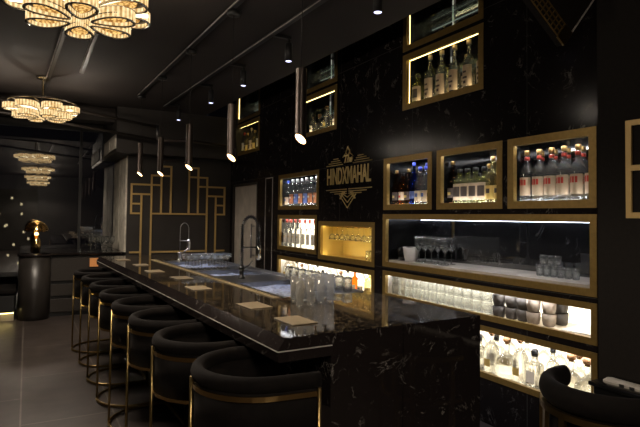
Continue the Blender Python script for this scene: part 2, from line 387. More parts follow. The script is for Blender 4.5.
# wall with holes for the cabinets
openings.append((7.10, 8.14, 0, 1.96))
ys = sorted({-5.2, YF, *[o[0] for o in openings], *[o[1] for o in openings]})
zs = sorted({0, 3.62, *[o[2] for o in openings], *[o[3] for o in openings]})
wb = MB()
for a, b in zip(zs, zs[1:]):
    run = None
    for c, d in zip(ys, ys[1:]):
        hole = any(o[0]-1e-6 <= c and d <= o[1]+1e-6 and o[2]-1e-6 <= a and b <= o[3]+1e-6 for o in openings)
        if hole:
            if run is not None: wb.box(W, W+.03, run, c, a, b); run = None
        elif run is None: run = c
    if run is not None: wb.box(W, W+.03, run, ys[-1], a, b)
struct(wb.build('wall_right', M['marble_wall']))
struct(MB().box(3.45, 3.6, -5.2, YF, 0, 3.62).build('wall_right_core', M['black']))

# door in the marble wall
dt = thing('door', 'brushed grey metal door in the far end of the marble wall', 'door', (W+.03, 7.62, 0)); dt['kind'] = 'structure'
MB().bevbox(.0, .045, -.46, .50, .005, 1.93, .004).build('door_leaf', M['door'], dt)
ring_frame(-.52, .52, -.05, 1.96, .035, -.03, .02).build('door_frame', M['dark_paint'], dt)
MB().tube([(-.05,-.36,.85),(-.05,-.36,1.35)], .012, 10).box(-.05,.0,-.368,-.352,.88,.895).box(-.05,.0,-.368,-.352,1.305,1.32).build('door_handle', M['steel'], dt)
# thin brushed line frame on the marble beside the door
fr = ring_frame(6.55, 6.80, .3, 1.99, .012, W-.006, W); struct(fr.build('trim_1', M['stone']))

# right-hand projecting column
struct(MB().box(2.80, W, .2, 1.838, 0, 3.62).build('pillar_right', M['column']))
fp = thing('wall_fretwork', 'gold square fretwork piece on the brown column at right edge', 'wall decoration', (2.80, 1.44, 1.468))
fm = ring_frame(-.232, .232, 0, .52, .03, -.012, 0); fm.box(-.012, 0, .05, .202, .25, .28); fm.box(-.012, 0, .03, .06, .03, .49); fm.build('fret', M['gold_paint'], fp)

# ---------------------------------------------------------------- far wall with gold maze, grey side panels, duct
struct(MB().box(1.30, 3.6, 8.25, YF, 0, 2.36).build('wall_far', M['dark_paint']))
gp = thing('gold_fretwork', 'large gold stepped line pattern on the dark far wall', 'wall decoration', (2.075, 8.25, 0))
s_ = .145; w_ = .013
mz = MB()
def hb(a, b, z): mz.box(min(a,b)-w_, max(a,b)+w_, -.022, 0, z-w_, z+w_)
def vb(x, z0, z1): mz.box(x-w_, x+w_, -.0225, 0, z0-w_, z1+w_)
for sg in (-1, 1):
    X0, X1, X2, X3, X4 = [sg*(.14+s_*k) for k in range(5)]
    Z = [2.205-s_*k for k in range(6)]
    zb = .90
    vb(X0, Z[5], Z[0]); hb(X0, X1, Z[0]); vb(X1, Z[5], Z[1] if sg < 0 else Z[0]); hb(X0, X1, Z[1]); hb(X1, X2, Z[1])
    vb(X2, .0+.6, Z[1]); hb(X1, X4, Z[2]); vb(X4, Z[5], Z[2]); hb(X2, X4, Z[3]); vb(X3, .6, Z[3]); hb(X3, X4, Z[4]); hb(X3, X4, Z[5])
    hb(X3, X4, zb)
hb(-.43, .43, Z[5]); hb(-.43, .43, .90)
mz.build('gold_lines', M['gold_paint'], gp)
for k, (a, b) in enumerate(((8.27, 8.83), (8.87, 9.5))):
    o = MB().bevbox(1.275, 1.30, a, b, .9, 2.35, .004).build('linen_cladding', M['grey_panel'])
    tag(o, ('grey linen covered panel on the side of the far wall, nearer the bar', 'grey linen covered panel on the side of the far wall, nearer the window')[k], 'wall panel', 'grey panels on the far wall side')
dk = thing('ceiling_duct', 'dark boxed duct under the ceiling above the gold fretwork', 'duct', (2.0, 8.0, 2.34))
dk.location = (0,0,0)
MB().box(1.09, 3.4, 7.95, 9.5, 2.345, 3.0).build('casing', M['dark_paint'], dk)
for a, b in ((7.97, 8.5), (8.56, 9.2)):
    MB().bevbox(1.072, 1.09, a, b, 2.40, 2.60, .003).build('grille_panel', M['grey_panel'], dk)
# pipes under the ceiling
def pipe(label, pts, r, m='brown_panel', grp='pipes under the far ceiling'):
    return tag(MB().tube(pts, r, 10).build('ceiling_pipe', M[m]), label, 'pipe', grp)
pipe('dark pipe crossing under the ceiling, upper of the two', [(-2.5,7.6,2.93),(.3,7.6,2.84),(1.571,7.6,2.70)], .02)
pipe('dark pipe crossing under the ceiling, lower of the two', [(-2.5,7.6,2.86),(-.32,7.6,2.705),(1.576,7.6,2.514)], .02)
pipe('short upright pipe joining the two dark pipes', [(1.575,7.575,2.51),(1.572,7.575,2.72)], .013, 'steel')
pipe('pale pipe running right from the joint towards the marble wall', [(1.60,7.6,2.511),(2.0,7.6,2.54),(2.75,7.6,2.50)], .02, 'bronze')
# hanging bracket (dark) near the far wall
hk = MB().box(1.80,2.15,8.18,8.25,2.28,2.30); tag(hk.build('ceiling_rail', M['bronze']), 'short copper coloured rail above the gold fretwork', 'rail')

# night window at the far end
gl, nt, out = mat('night_window_glass')
N = nt.nodes; L = nt.links
tr = N.new('ShaderNodeBsdfTransparent'); tr.inputs[0].default_value = (.62,.62,.60,1)
gs = N.new('ShaderNodeBsdfGlossy'); gs.inputs['Roughness'].default_value = .004; gs.inputs[0].default_value = (1,1,1,1)
mx = N.new('ShaderNodeMixShader'); mx.inputs[0].default_value = .30
L.new(tr.outputs[0], mx.inputs[1]); L.new(gs.outputs[0], mx.inputs[2]); L.new(mx.outputs[0], out.inputs[0])
wt = thing('window_1', 'night window across the far end mirroring the chandeliers', 'window', (-1.6, YF, 0)); wt['kind'] = 'structure'
MB().box(-3.0, 2.88, 0, .012, .02, 2.85).build('glass_pane', gl, wt)
mf = MB()
for x in (-3.0, -.55, 2.36): mf.box(x-.02, x+.02, -.02, .03, 0, 2.85)
mf.box(-3.0, 2.9, -.02, .03, 2.83, 2.87)
mf.build('window_frame', M['black'], wt)
struct(MB().box(-4.6, 1.3, YF, YF+.05, 2.85, 3.62).build('wall_far_upper', M['dark_paint']))
# city beyond
rb = random.Random(3)
struct(MB().box(-90, 40, YF+1, 140, -13, -12.9).build('ground', M['black']))
for k in range(7):
    x = -30+k*7.2+rb.uniform(-1, 1); y = 68+rb.uniform(-8, 12); w = rb.uniform(2.2, 3.2); h = rb.uniform(8, 19)-12
    lab = ['dark tower block beyond the window with lit windows, '+place(k, 7)+' of seven'][0]
    t = thing('tower_block', lab, 'building', (x, y, -12.9), 0, 'tower blocks outside the far window')
    MB().box(-w, w, 0, 6, 0, h+12.9).build('wall', M['dark_paint'], t)
    nn = 0
    for i in range(60):
        a = rb.uniform(-w+.4, w-.6); z = rb.uniform(9, h+12)
        if nn < 14:
            nn += 1; MB().box(a, a+.18, -.06, 0, z, z+.24).build('lit_window', M['win_lit'], t)

# ---------------------------------------------------------------- console, lamp, bench at the far left
ct = thing('console_counter', 'long dark console under the night window with a rounded end', 'console', (0, 0, 0))
cb = MB(); cb.bevbox(-.08, 1.29, 8.36, 9.50, .87, .90, .006); cb.lathe([(.215,.87),(.22,.875),(.22,.895),(.215,.90)], 32, (.12, 8.38, 0)); cb.build('top', M['marble_face'], ct)
MB().lathe([(.19,.0),(.19,.06),(.20,.07),(.20,.87)], 40, (.12, 8.38, 0)).build('round_end', pbr('dark_grey_lacquer', (.026,.022,.019), .35, noise=.2, nscale=6), ct)
MB().box(-.06, 1.29, 8.44, 9.48, 0, .87).build('carcass', M['black'], ct)
for k, (a, b) in enumerate(((.50,.83), (.29,.455), (.06,.25))):
    MB().bevbox(.30, 1.27, 8.40, 8.44, a, b, .006).build('drawer_front', M['brown_panel'], ct)
o = MB().box(0, .012, 0, .09, 0, .11).box(.0, .09, 0, .012, 0, .11); 
nb = thing('lit_box', 'small orange lit box beside the drawers behind the far stool', 'box', (.82, 8.33, .70))
MB().box(0, .11, -.02, .05, 0, .12).build('box_body', pbr('lit_wood', (.6,.25,.08), .6, emit=(1,.4,.12), estr=.12), nb)

lp = thing('table_lamp', 'brass mushroom table lamp on the far console', 'lamp', (.13, 8.62, .90))
MB().lathe([(.045,0),(.055,.01),(.062,.10),(.055,.18),(.02,.235),(.012,.25)], 28).build('base', M['brass'], lp)
MB().lathe([(.0,.247),(.02,.25),(.026,.262),(.02,.28),(0,.29)], 16).build('bulb', M['lamp_glow'], lp)
sh = MB()
for k in range(9):
    a = -80+k*20
    # ribbed dome: nested arched fins
    t0 = R(a)
    pts = []
    for j in range(13):
        th = PI*j/12; pts.append((.15*math.cos(th)*1.0, .15*math.sin(t0)*math.sin(th), .30+.15*math.cos(t0)*math.sin(th)))
    sh.tube(pts, .006, 6)
sh.open_lathe([(.13,.30),(.118,.36),(.085,.41),(.04,.435),(.005,.44)], 28)
sh.build('lamp_shade', M['brass'], lp)
MB().tube([(0,0,.25),(0,0,.43)], .005, 6).build('stem', M['brass_dark'], lp)

bn = thing('banquette', 'low black banquette at left edge with glowing plinth strip', 'bench', (-1.6, 8.5, 0))
MB().bevbox(-1.4, 1.50, -.25, .55, .12, .36, .02).build('base', M['black'], bn)
MB().bevbox(-1.4, 1.50, -.27, .55, .36, .42, .02).build('seat', M['velvet'], bn)
MB().box(-1.4, 1.48, -.15, .4, 0, .12).build('plinth', M['stone'], bn)
MB().box(-1.4, 1.48, -.215, -.20, .105, .118).build('light_strip', M['led_warm'], bn)
# small tumblers on the console
def glass_mesh(kind):
    mb = MB()
    if kind == 'tumbler':   mb.lathe([(0,.004),(.027,.0),(.031,.004),(.034,.085),(.0355,.10),(.0335,.10),(.031,.085),(.0285,.012),(0,.010)], 18)
    elif kind == 'rocks':   mb.lathe([(0,.004),(.036,.0),(.040,.004),(.0425,.078),(.0435,.083),(.0415,.083),(.0395,.076),(.037,.012),(0,.010)], 20)
    elif kind == 'highball': mb.lathe([(0,.003),(.019,.0),(.021,.004),(.0235,.155),(.0215,.155),(.0190,.014),(0,.012)], 18)
    elif kind == 'wine':    mb.lathe([(0,.0),(.034,.0),(.034,.003),(.008,.008),(.0038,.02),(.0038,.095),(.012,.105),(.032,.135),(.038,.165),(.034,.205),(.031,.225),(.0295,.225),(.0325,.205),(.0365,.165),(.0305,.137),(.010,.110),(0,.107)], 20)
    elif kind == 'coupe':   mb.lathe([(0,.0),(.03,.0),(.03,.003),(.006,.008),(.0035,.02),(.0035,.085),(.02,.095),(.036,.12),(.038,.15),(.0365,.15),(.034,.122),(.018,.099),(0,.095)], 18)
    return mb
GM = {k: glass_mesh(k).mesh(k, M[{'highball': 'glass_high', 'wine': 'glass_mid'}.get(k, 'glass_dim')]) for k in ('tumbler', 'rocks', 'highball', 'wine', 'coupe')}
def glass(kind, name, loc, label, group, flip=False, rx=0, ry=0, sc=1):
    o = link(name, GM[kind], None, loc); o.scale = (sc, sc, sc); tag(o, label, 'glass', group)
    if flip: o.rotation_euler.x = PI
    if rx: o.rotation_euler.x = rx
    if ry: o.rotation_euler.y = ry
    return o
for k in range(5):
    glass('wine', 'wine_glass', (.86+k*.075, 8.66+.05*(k % 2), .90), 'small wine glass on the far console, %s of five' % place(k, 5), 'glasses on the far console')

# ---------------------------------------------------------------- the bar
PX, PY, PR = .948, 1.995, .033        # near left corner of the counter top, and the rotation of the bar
def B(u, v, z=0):
    c, s = math.cos(PR), math.sin(PR)
    return (PX+u*c-v*s, PY+u*s+v*c, z)
LV = 4.88
bar = thing('bar_counter', 'long polished black marble bar with thick mitred edge', 'bar', (PX, PY, 0), PR)
tp = MB()
def slab(u0, u1, v0, v1): tp.box(u0, u1, v0, v1, .905, .950)
slab(0, .44, 0, LV); slab(.44, 1.140, 0, .98); slab(.44, 1.140, 4.15, LV); slab(1.10, 1.140, .98, 4.15)
tp.build('countertop', M['marble_bar'], bar)
ap = MB()   # mitred apron: chamfered outer lip on the stool side and on the near end
def apron(z0, z1, o0, o1):
    pts_in = [(.02, LV), (.02, .02), (.222, .02)]
    q0 = [(-o0, LV), (-o0, -o0*.4), (.222, -o0*.4)]; q1 = [(-o1, LV), (-o1, -o1*.4), (.222, -o1*.4)]
    vs = [(x, y, z1) for x, y in q1]+[(x, y, z0) for x, y in q0]+[(x, y, z1) for x, y in pts_in]+[(x, y, z0) for x, y in pts_in]
    fs = []
    for i in range(2): fs += [(i, i+1, 4+i, 3+i), (6+i, 9+i, 10+i, 7+i), (i, 6+i, 7+i, i+1), (3+i, 4+i, 10+i, 9+i)]
    fs += [(0, 3, 9, 6), (2, 8, 11, 5)]
    ap.add(vs, fs)
apron(.903, .949, .040, .0); apron(.855, .8975, .034, .040)
ap.build('edge_apron', M['marble_face'], bar)
MB().box(-.042, -.030, -.017, LV, .8985, .9025).box(-.042, .222, -.019, -.008, .8985, .9025).build('edge_strip', M['stone'], bar)
bf = MB()
bf.box(.222, .622, -.006, .0, 0, .947); bf.box(.626, 1.140, -.009, .0, 0, .949); bf.box(.222, 1.140, 0, .03, 0, .905)    # near end slabs, joint between
bf.box(1.125, 1.140, .03, LV, 0, .905); bf.box(.222, 1.125, LV-.03, LV, 0, .905)
bf.box(.222, .252, .03, LV-.03, 0, .905)
bf.build('body', M['marble_face'], bar)
MB().box(.425, .465, .98, 4.15, .9505, .9555).build('inlay_strip', M['inlay'], bar)
# working station with three basins
st = MB(); u0, u1, v0, v1 = .47, 1.10, .98, 4.15
bas = [(1.10, 1.90), (2.42, 2.90), (3.22, 3.95)]
cuts = [v0]+[x for b in bas for x in b]+[v1]
for i in range(0, len(cuts), 2): st.box(u0, u1, cuts[i], cuts[i+1], .925, .935)
for a, b in bas: st.box(u0, .56, a, b, .925, .935); st.box(1.02, u1, a, b, .925, .935)
st.box(u0, .482, v0, v1, .925, .958); st.box(1.088, u1, v0, v1, .925, .958)
st.build('steel_station', M['steel'], bar)
for a, b in bas:
    q = MB(); q.box(.56, 1.02, a, b, .78, .79); q.box(.555, .56, a, b, .78, .93); q.box(1.02, 1.025, a, b, .78, .93); q.box(.56, 1.02, a-.005, a, .78, .93); q.box(.56, 1.02, b, b+.005, .78, .93)
    q.build('basin', M['steel'], bar)
ice = pbr('crushed_ice', (.20,.23,.32), .25, noise=.3, nscale=50, bump=1)
for k, (a, b) in enumerate(bas):
    im = MB(); nu, nv = 8, 12; vs = []; rr = random.Random(k)
    for i in range(nu+1):
        for j in range(nv+1): vs.append((.565+.45*i/nu, a+.005+(b-a-.01)*j/nv, .895+rr.uniform(-.012, .012)))
    im.add(vs, [(i*(nv+1)+j, (i+1)*(nv+1)+j, (i+1)*(nv+1)+j+1, i*(nv+1)+j+1) for i in range(nu) for j in range(nv)], False)
    o = im.build('crushed_ice', ice, None, (PX, PY, 0), PR); o['kind'] = 'stuff'
    tag(o, 'crushed ice filling the steel basin %s' % ('nearest the camera', 'beside the black tap', 'farthest from the camera')[k], 'ice')

# placemats
mats_ = [((.12, .17), 0), ((.12, .66), .03), ((.07, 1.50), 0), ((.14, 2.14), .02), ((.07, 2.74), 0), ((.10, 3.40), 0), ((.05, 4.1), 0)]
pm = MB().bevbox(-.068, .068, -.10, .10, 0, .005, .002).mesh('placemat', M['placemat'])
for k, ((u, v), a) in enumerate(mats_):
    o = link('placemat', pm, None, B(u+.09, v+.13, .9505), PR+a)
    tag(o, 'beige placemat on the black bar, %s' % ('nearest the camera' if k == 0 else ORD[k]+' from the near end'), 'placemat', 'placemats along the bar')

# faucets
def faucet(label, u, v, mt, h=.5, rr=.0125, coil=True, reach=.13):
    t = thing('spring_faucet', label, 'faucet', B(u, v, .9355), PR)
    MB().lathe([(.03,0),(.03,.012),(.018,.02),(.018,.07),(.022,.075),(.022,.10),(.014,.105)], 16).build('base', M[mt], t)
    pts = [(0,0,.10),(0,0,h*.6)]
    for k in range(1, 12):
        a = PI*k/12; pts.append((reach/2-reach/2*math.cos(a), 0, h*.72+reach*.62*math.sin(a)*1.2))
    pts += [(reach,0,h*.66),(reach,0,h*.50)]
    MB().tube(pts, rr*.6, 8).build('hose', M[mt], t)
    if coil:
        c = []; path = [Vector(p) for p in pts]; 
        seg = [(path[i+1]-path[i]).length for i in range(len(path)-1)]; tot = sum(seg); n = 420
        for i in range(n):
            d = tot*i/(n-1); k = 0
            while k < len(seg)-1 and d > seg[k]: d -= seg[k]; k += 1
            p = path[k].lerp(path[k+1], min(1, d/seg[k])); tt = (path[k+1]-path[k]).normalized(); s1 = Vector((0,1,0)); s2 = tt.cross(s1)
            a = 2*PI*i/10; c.append(p+s1*math.cos(a)*rr+s2*math.sin(a)*rr)
        MB().tube(c, .0026, 5).build('spring', M[mt], t)
    MB().lathe([(.012,0),(.019,.02),(.019,.09),(.012,.13)], 14, (reach,0,h*.5-.13)).build('spray_head', M['chrome' if mt == 'black_gloss' else mt], t)
    MB().tube([(0,0,h*.46),(reach,0,h*.46)], .006, 8).tube([(reach,-.02,h*.46),(reach,.02,h*.46)], .012, 8).build('holder_arm', M[mt], t)
    MB().tube([(0,0,.07),(.05,-.04,.115),(.075,-.055,.15)], .006, 8).build('lever', M[mt], t)
    return t
faucet('tall black spring neck tap between the bar basins', .70, 2.16, 'black_gloss', .56, .015, True, .15)
faucet('slim steel tap farther along the bar, in front of the gold fretwork', .72, 4.03, 'steel', .50, .006, False, .10)

# glassware on the bar
n = 0
for r_, (uu, v) in enumerate(((.43, .66), (.47, .80))):
    for k in range(4):
        glass('highball', 'highball_glass', B(uu+.078*k, v+.015*k, .951), 'highball glass on the near end of the bar, %s in the %s row' % (place(k, 4), ('front', 'back')[r_]), 'highball glasses on the bar')
for r_ in range(2):
    for k in range(7):
        glass('coupe', 'stemmed_glass', B(.50+.065*k, 2.98+.09*r_, .936), 'stemmed glass beside the far basin, %s in the %s row' % (place(k, 7), ('front', 'back')[r_]), 'stemmed glasses beside the far basin')
for k in range(9):
    glass('tumbler', 'tumbler', B(1.062, 1.12+.11*k, .936), 'low tumbler on the back rim of the bar station, %s from the near end' % ORD[k], 'tumblers on the station rim')

# ---------------------------------------------------------------- bar stools
def u_path(Rr, arm, n=18):
    p = []
    for k in range(5): p.append((arm*(1-k/5), -Rr, 0, -1))
    for k in range(n+1):
        a = -PI/2-PI*k/n; p.append((Rr*math.cos(a), Rr*math.sin(a), math.cos(a), math.sin(a)))
    for k in range(1, 6): p.append((arm*k/5, Rr, 0, 1))
    return p
def rect_sect(o0, o1, z0, z1): return [(o0, z0), (o1, z0), (o1, z1), (o0, z1)]
def round_sect(o, z, ro, rz_, n=12): return [(o+ro*math.cos(2*PI*k/n), z+rz_*math.sin(2*PI*k/n)) for k in range(n)]
SR, SA = .250, .180
pth = u_path(SR, SA)
sm = {}
sm['backrest'] = MB().sweep(pth, rect_sect(-.012, .012, .565, .80)).mesh('backrest', M['velvet'])
sm['padded_rail'] = MB().sweep(pth, round_sect(0, .814, .027, .032)).mesh('padded_rail', M['velvet'])
sm['brass_band'] = MB().sweep(pth, rect_sect(.012, .021, .756, .776), smooth=False).mesh('brass_band', M['brass'])
sm['lower_band'] = MB().sweep(pth, rect_sect(.012, .019, .560, .576), smooth=False).mesh('lower_band', M['brass'])
seatpoly = [(x-nx*.014, y-ny*.014) for x, y, nx, ny in pth]
sb_ = MB().prism(seatpoly, .56, .64)
sb_.prism([(x*.95, y*.95) for x, y in seatpoly], .64, .665)
sm['seat'] = sb_.mesh('seat', M['velvet'])
lg = [(SA-.01, -SR-.022), (SA-.01, SR+.022), (-(SR+.022)*math.cos(R(10)), (SR+.022)*math.sin(R(10)))]
legm = [MB().tube([(x, y, .02), (x, y, .79)], .0085, 8).mesh('leg', M['brass_dark']) for x, y in lg]
ringp = [(x+nx*.022, y+ny*.022, .014) for x, y, nx, ny in pth]
sm['floor_ring'] = MB().tube(ringp, .011, 8, closed=True).mesh('floor_ring', M['brass_dark'])
sm['footrest'] = MB().tube([(SA-.01, -SR-.022, .24), (SA-.01, SR+.022, .24)], .009, 8).mesh('footrest', M['brass_dark'])
stool_pos = [(.874, 2.105, -.14), (.845, 2.73, 0), (.825, 3.33, .03), (.805, 3.90, 0), (.79, 4.475, .02), (.775, 5.06, 0), (.76, 5.68, -.02), (.735, 6.28, 0)]
for k, (x, y, a) in enumerate(stool_pos):
    lab = 'black velvet tub bar stool with brass bands, ' + ('nearest the camera' if k == 0 else 'farthest along the bar' if k == 7 else ORD[k]+' from the near end')
    t = thing('bar_stool', lab, 'bar stool', (x, y, 0), PR+a, 'bar stools along the bar')
    for nme, me in sm.items(): link(nme, me, t)
    for me in legm: link('leg', me, t)

# near tub chair at the bottom right
nc = thing('tub_chair', 'dark velvet tub chair with gold frame at bottom right, close to camera', 'chair', (2.26, 1.44, 0), R(4))
npth = u_path(.245, .06, 26)
MB().sweep(npth, round_sect(0, .70, .037, .052, 16)).build('padded_backrest', M['velvet'], nc)
MB().sweep(npth, rect_sect(.014, .034, .618, .645), smooth=False).build('gold_band', M['brass_dark'], nc)
MB().sweep(npth, rect_sect(-.02, .004, .42, .67)).build('inner_shell', M['velvet'], nc)
MB().prism([(x-nx*.022, y-ny*.022) for x, y, nx, ny in npth], .38, .46).build('seat', M['velvet'], nc)
MB().sweep(npth, rect_sect(.010, .032, .375, .395), smooth=False).build('seat_ring', M['brass_dark'], nc)
for a in (95, 120, 145, 170, 195, 220, 245, 270):
    x, y = .27*math.cos(R(a)), .27*math.sin(R(a))
    c_, s2 = math.cos(R(a)), math.sin(R(a))
    MB().box(-.009, .009, -.014, .014, 0 if a in (95, 145, 220, 270) else .39, .62, Matrix.Translation((x, y, 0)) @ Matrix.Rotation(R(a), 4, 'Z')).build('leg' if a in (95, 145, 220, 270) else 'upright_bar', M['brass_dark'], nc)

# small black cabinet with a pale device on top, by the column
sc_ = thing('side_cabinet', 'low black cabinet against the brown column behind the tub chair', 'cabinet', (2.69, 1.40, 0))
MB().bevbox(-.10, .105, -.6, .33, 0, .60, .004).build('carcass', M['black_gloss'], sc_)
MB().bevbox(-.115, .105, -.62, .35, .60, .62, .003).build('top', M['black_gloss'], sc_)
kd = thing('keypad_device', 'pale grey long device with a row of black marks on the black cabinet', 'device', (2.62, 1.44, .621), R(2))
MB().bevbox(-.03, .03, -.5, .24, 0, .035, .012).build('case', M['device'], kd)
for i in range(12):
    y = .14-i*.05; MB().box(-.0325, -.0298, y-.014, y+.010, .012, .026).build('key_mark', M['black'], kd)

# ---------------------------------------------------------------- bottles
def bottle_parts(kind):
    """returns [(part, mesh)]"""
    P = []
    def prof(body, r, h, neck=.0135, hn=.09, sh=.04, n=20, m=None):
        return MB().lathe([(0,.002),(r*.9,0),(r,.006),(r,h),(r*.86,h+sh*.45),(neck*1.25,h+sh),(neck,h+sh+.01),(neck,h+sh+hn),(0,h+sh+hn)], n)
    def cap(m, z, hh, r=.0155): return MB().lathe([(0,z),(r,z),(r,z+hh-.003),(r-.003,z+hh),(0,z+hh)], 14).mesh('cap', M[m])
    def label(mn, r, z0, z1, span=150, print_=None, pr=None):
        mb = MB(); n = 12; vs = []
        for i in range(n+1):
            a = PI+R(-span/2+span*i/n); vs += [((r+.0012)*math.cos(a), (r+.0012)*math.sin(a), z0), ((r+.0012)*math.cos(a), (r+.0012)*math.sin(a), z1)]
        mb.add(vs, [(2*i, 2*i+1, 2*i+3, 2*i+2) for i in range(n)], True)
        if print_:
            mb.cur = 1
            for (a0, a1, q0, q1) in pr:
                vs = []; m_ = 4
                for i in range(m_+1):
                    a = PI+R(a0+(a1-a0)*i/m_); vs += [((r+.002)*math.cos(a), (r+.002)*math.sin(a), q0), ((r+.002)*math.cos(a), (r+.002)*math.sin(a), q1)]
                mb.add(vs, [(2*i, 2*i+1, 2*i+3, 2*i+2) for i in range(m_)], True)
        return mb.mesh('label', [M[mn], M[print_]] if print_ else [M[mn]])
    if kind == 'red_label':
        P = [('glass_body', prof(0, .041, .185, .0135, .075, .045).mesh('glass_body', M['glass'])), ('label', label('lab_cream', .041, .045, .155, 130, 'lab_red', [(-38,-20,.108,.142),(-14,4,.108,.142),(10,28,.108,.142)])), ('cap', cap('cap_gold', .292, .030, .016)), ('neck_band', MB().lathe([(.0145,.262),(.0152,.263),(.0152,.280),(.0145,.281)], 14).mesh('neck_band', M['cap_red']))]
    elif kind == 'tall_cream':
        P = [('glass_body', prof(0, .044, .20, .0135, .10, .05).mesh('glass_body', M['glass'])), ('label', label('lab_cream', .044, .03, .18, 140, 'lab_dark', [(-22,18,.125,.14),(-30,26,.085,.10),(-18,14,.05,.07)])), ('cap', cap('lab_cream', .335, .035, .017))]
    elif kind == 'olive':
        P = [('glass_body', prof(0, .046, .155, .015, .05, .03).mesh('glass_body', M['g_green'])), ('label', label('lab_cream', .046, .03, .145, 150, 'lab_dark', [(-40,40,.055,.125)])), ('cap', cap('cap_black', .224, .028, .019))]
    elif kind == 'straw':
        P = [('glass_body', prof(0, .052, .17, .015, .07, .05).mesh('glass_body', M['g_yellow'])), ('label', label('lab_gold', .052, .03, .12, 130, 'lab_dark', [(-20,15,.07,.10)])), ('cap', cap('cap_gold', .28, .035, .017))]
    elif kind == 'amber':
        P = [('glass_body', prof(0, .036, .16, .012, .07, .04).mesh('glass_body', M['g_amber'])), ('label', label('lab_cream', .036, .05, .12, 130, 'lab_red', [(-20,20,.07,.09)])), ('cap', cap('cap_black', .26, .025))]
    elif kind == 'dark':
        P = [('glass_body', prof(0, .037, .18, .013, .08, .04).mesh('glass_body', M['g_dark'])), ('label', label('lab_dark', .037, .05, .12, 130, 'lab_gold', [(-20,20,.07,.09)])), ('cap', cap('cap_gold', .29, .025))]
    elif kind == 'blue':
        P = [('glass_body', prof(0, .035, .19, .013, .10, .05).mesh('glass_body', M['g_blue'])), ('label', label('lab_blue', .035, .06, .12, 110)), ('cap', cap('cap_blue', .335, .03))]
    elif kind == 'clear_blue':
        P = [('glass_body', prof(0, .045, .17, .015, .07, .06).mesh('glass_body', M['glass'])), ('label', label('lab_cream', .045, .03, .12, 130, 'lab_blue', [(-20,20,.07,.10)])), ('cap', cap('cap_blue', .29, .03, .017))]
    elif kind == 'clear_red':
        P = [('glass_body', prof(0, .040, .20, .0135, .07, .04).mesh('glass_body', M['glass'])), ('label', label('lab_white', .040, .05, .17, 120, 'lab_gold', [(-20,20,.12,.14)])), ('cap', cap('cap_red', .30, .04, .016))]
    elif kind == 'print_red':
        P = [('glass_body', prof(0, .042, .18, .0135, .08, .04).mesh('glass_body', M['glass'])), ('label', label('lab_orange', .042, .04, .15, 130, 'lab_white', [(-22,22,.10,.12)])), ('cap', cap('cap_silver', .295, .035, .016))]
    elif kind == 'print_blue':
        P = [('glass_body', prof(0, .042, .18, .0135, .08, .04).mesh('glass_body', M['glass'])), ('label', label('lab_blue', .042, .04, .15, 130, 'lab_white', [(-22,22,.10,.12)])), ('cap', cap('cap_silver', .295, .035, .016))]
    elif kind == 'corked_round':
        b = MB().lathe([(0,.003),(.048,0),(.060,.015),(.062,.06),(.055,.10),(.030,.125),(.015,.135),(.0145,.175),(.018,.178),(.018,.185),(0,.185)], 22)
        P = [('glass_body', b.mesh('glass_body', M['glass'])), ('stopper', MB().lathe([(0,.184),(.012,.184),(.012,.19),(.020,.195),(.023,.21),(.018,.225),(0,.23)], 14).mesh('stopper', M['cap_cork']))]
    elif kind == 'corked_tall':
        b = MB().lathe([(0,.003),(.042,0),(.046,.01),(.052,.11),(.050,.16),(.030,.20),(.015,.215),(.0145,.24),(.018,.243),(.018,.25),(0,.25)], 22)
        P = [('glass_body', b.mesh('glass_body', M['glass'])), ('label', label('lab_gold', .0505, .05, .10, 60)), ('stopper', MB().lathe([(0,.249),(.012,.249),(.012,.255),(.020,.26),(.024,.275),(.018,.29),(0,.294)], 14).mesh('stopper', M['cap_cork']))]
    elif kind == 'square_clear':
        b = MB(); b.bevbox(-.035, .035, -.035, .035, 0, .13, .008); b.lathe([(.028,.13),(.015,.145),(.0145,.165),(0,.165)], 16)
        P = [('glass_body', b.mesh('glass_body', M['glass'])), ('label', MB().box(-.0365,-.0352,-.025,.025,.03,.09).mesh('label', M['lab_white'])), ('stopper', MB().lathe([(0,.164),(.017,.164),(.019,.19),(.014,.20),(0,.20)], 14).mesh('stopper', M['cap_black']))]
    elif kind == 'dark_cap_clear':
        P = [('glass_body', prof(0, .036, .15, .013, .045, .035).mesh('glass_body', M['glass'])), ('label', label('lab_white', .036, .04, .11, 100, 'lab_dark', [(-20,20,.07,.085)])), ('cap', cap('cap_black', .225, .03, .016))]
    return P
BP = {}
def bottle(kind, loc, label, group, sc=1.0, rz=0):
    if kind not in BP: BP[kind] = bottle_parts(kind)
    if group == 'bottles in the lowest cabinet': sc *= {'corked_round': 1.2, 'dark_cap_clear': 1.08, 'square_clear': 1.2}.get(kind, 1)
    t = thing('bottle', label, 'bottle', loc, rz, group); t.scale = (sc, sc, sc)
    for nme, me in BP[kind]: link(nme, me, t)
    return t
DESC = {'red_label': 'clear bottle with red-printed label', 'tall_cream': 'tall clear bottle with long cream label', 'olive': 'squat olive bottle with dark-centred label',
 'straw': 'straw coloured bottle with gold label', 'amber': 'small amber bottle', 'dark': 'dark bottle with black label', 'blue': 'slim cobalt blue bottle', 'clear_blue': 'clear bottle with blue cap',
 'clear_red': 'clear bottle with red cap and white label', 'print_red': 'clear bottle with orange label', 'print_blue': 'clear bottle with blue label', 'corked_round': 'round clear bottle with cork stopper',
 'corked_tall': 'tall clear corked bottle', 'square_clear': 'square clear bottle with dark stopper', 'dark_cap_clear': 'small clear bottle with black cap'}
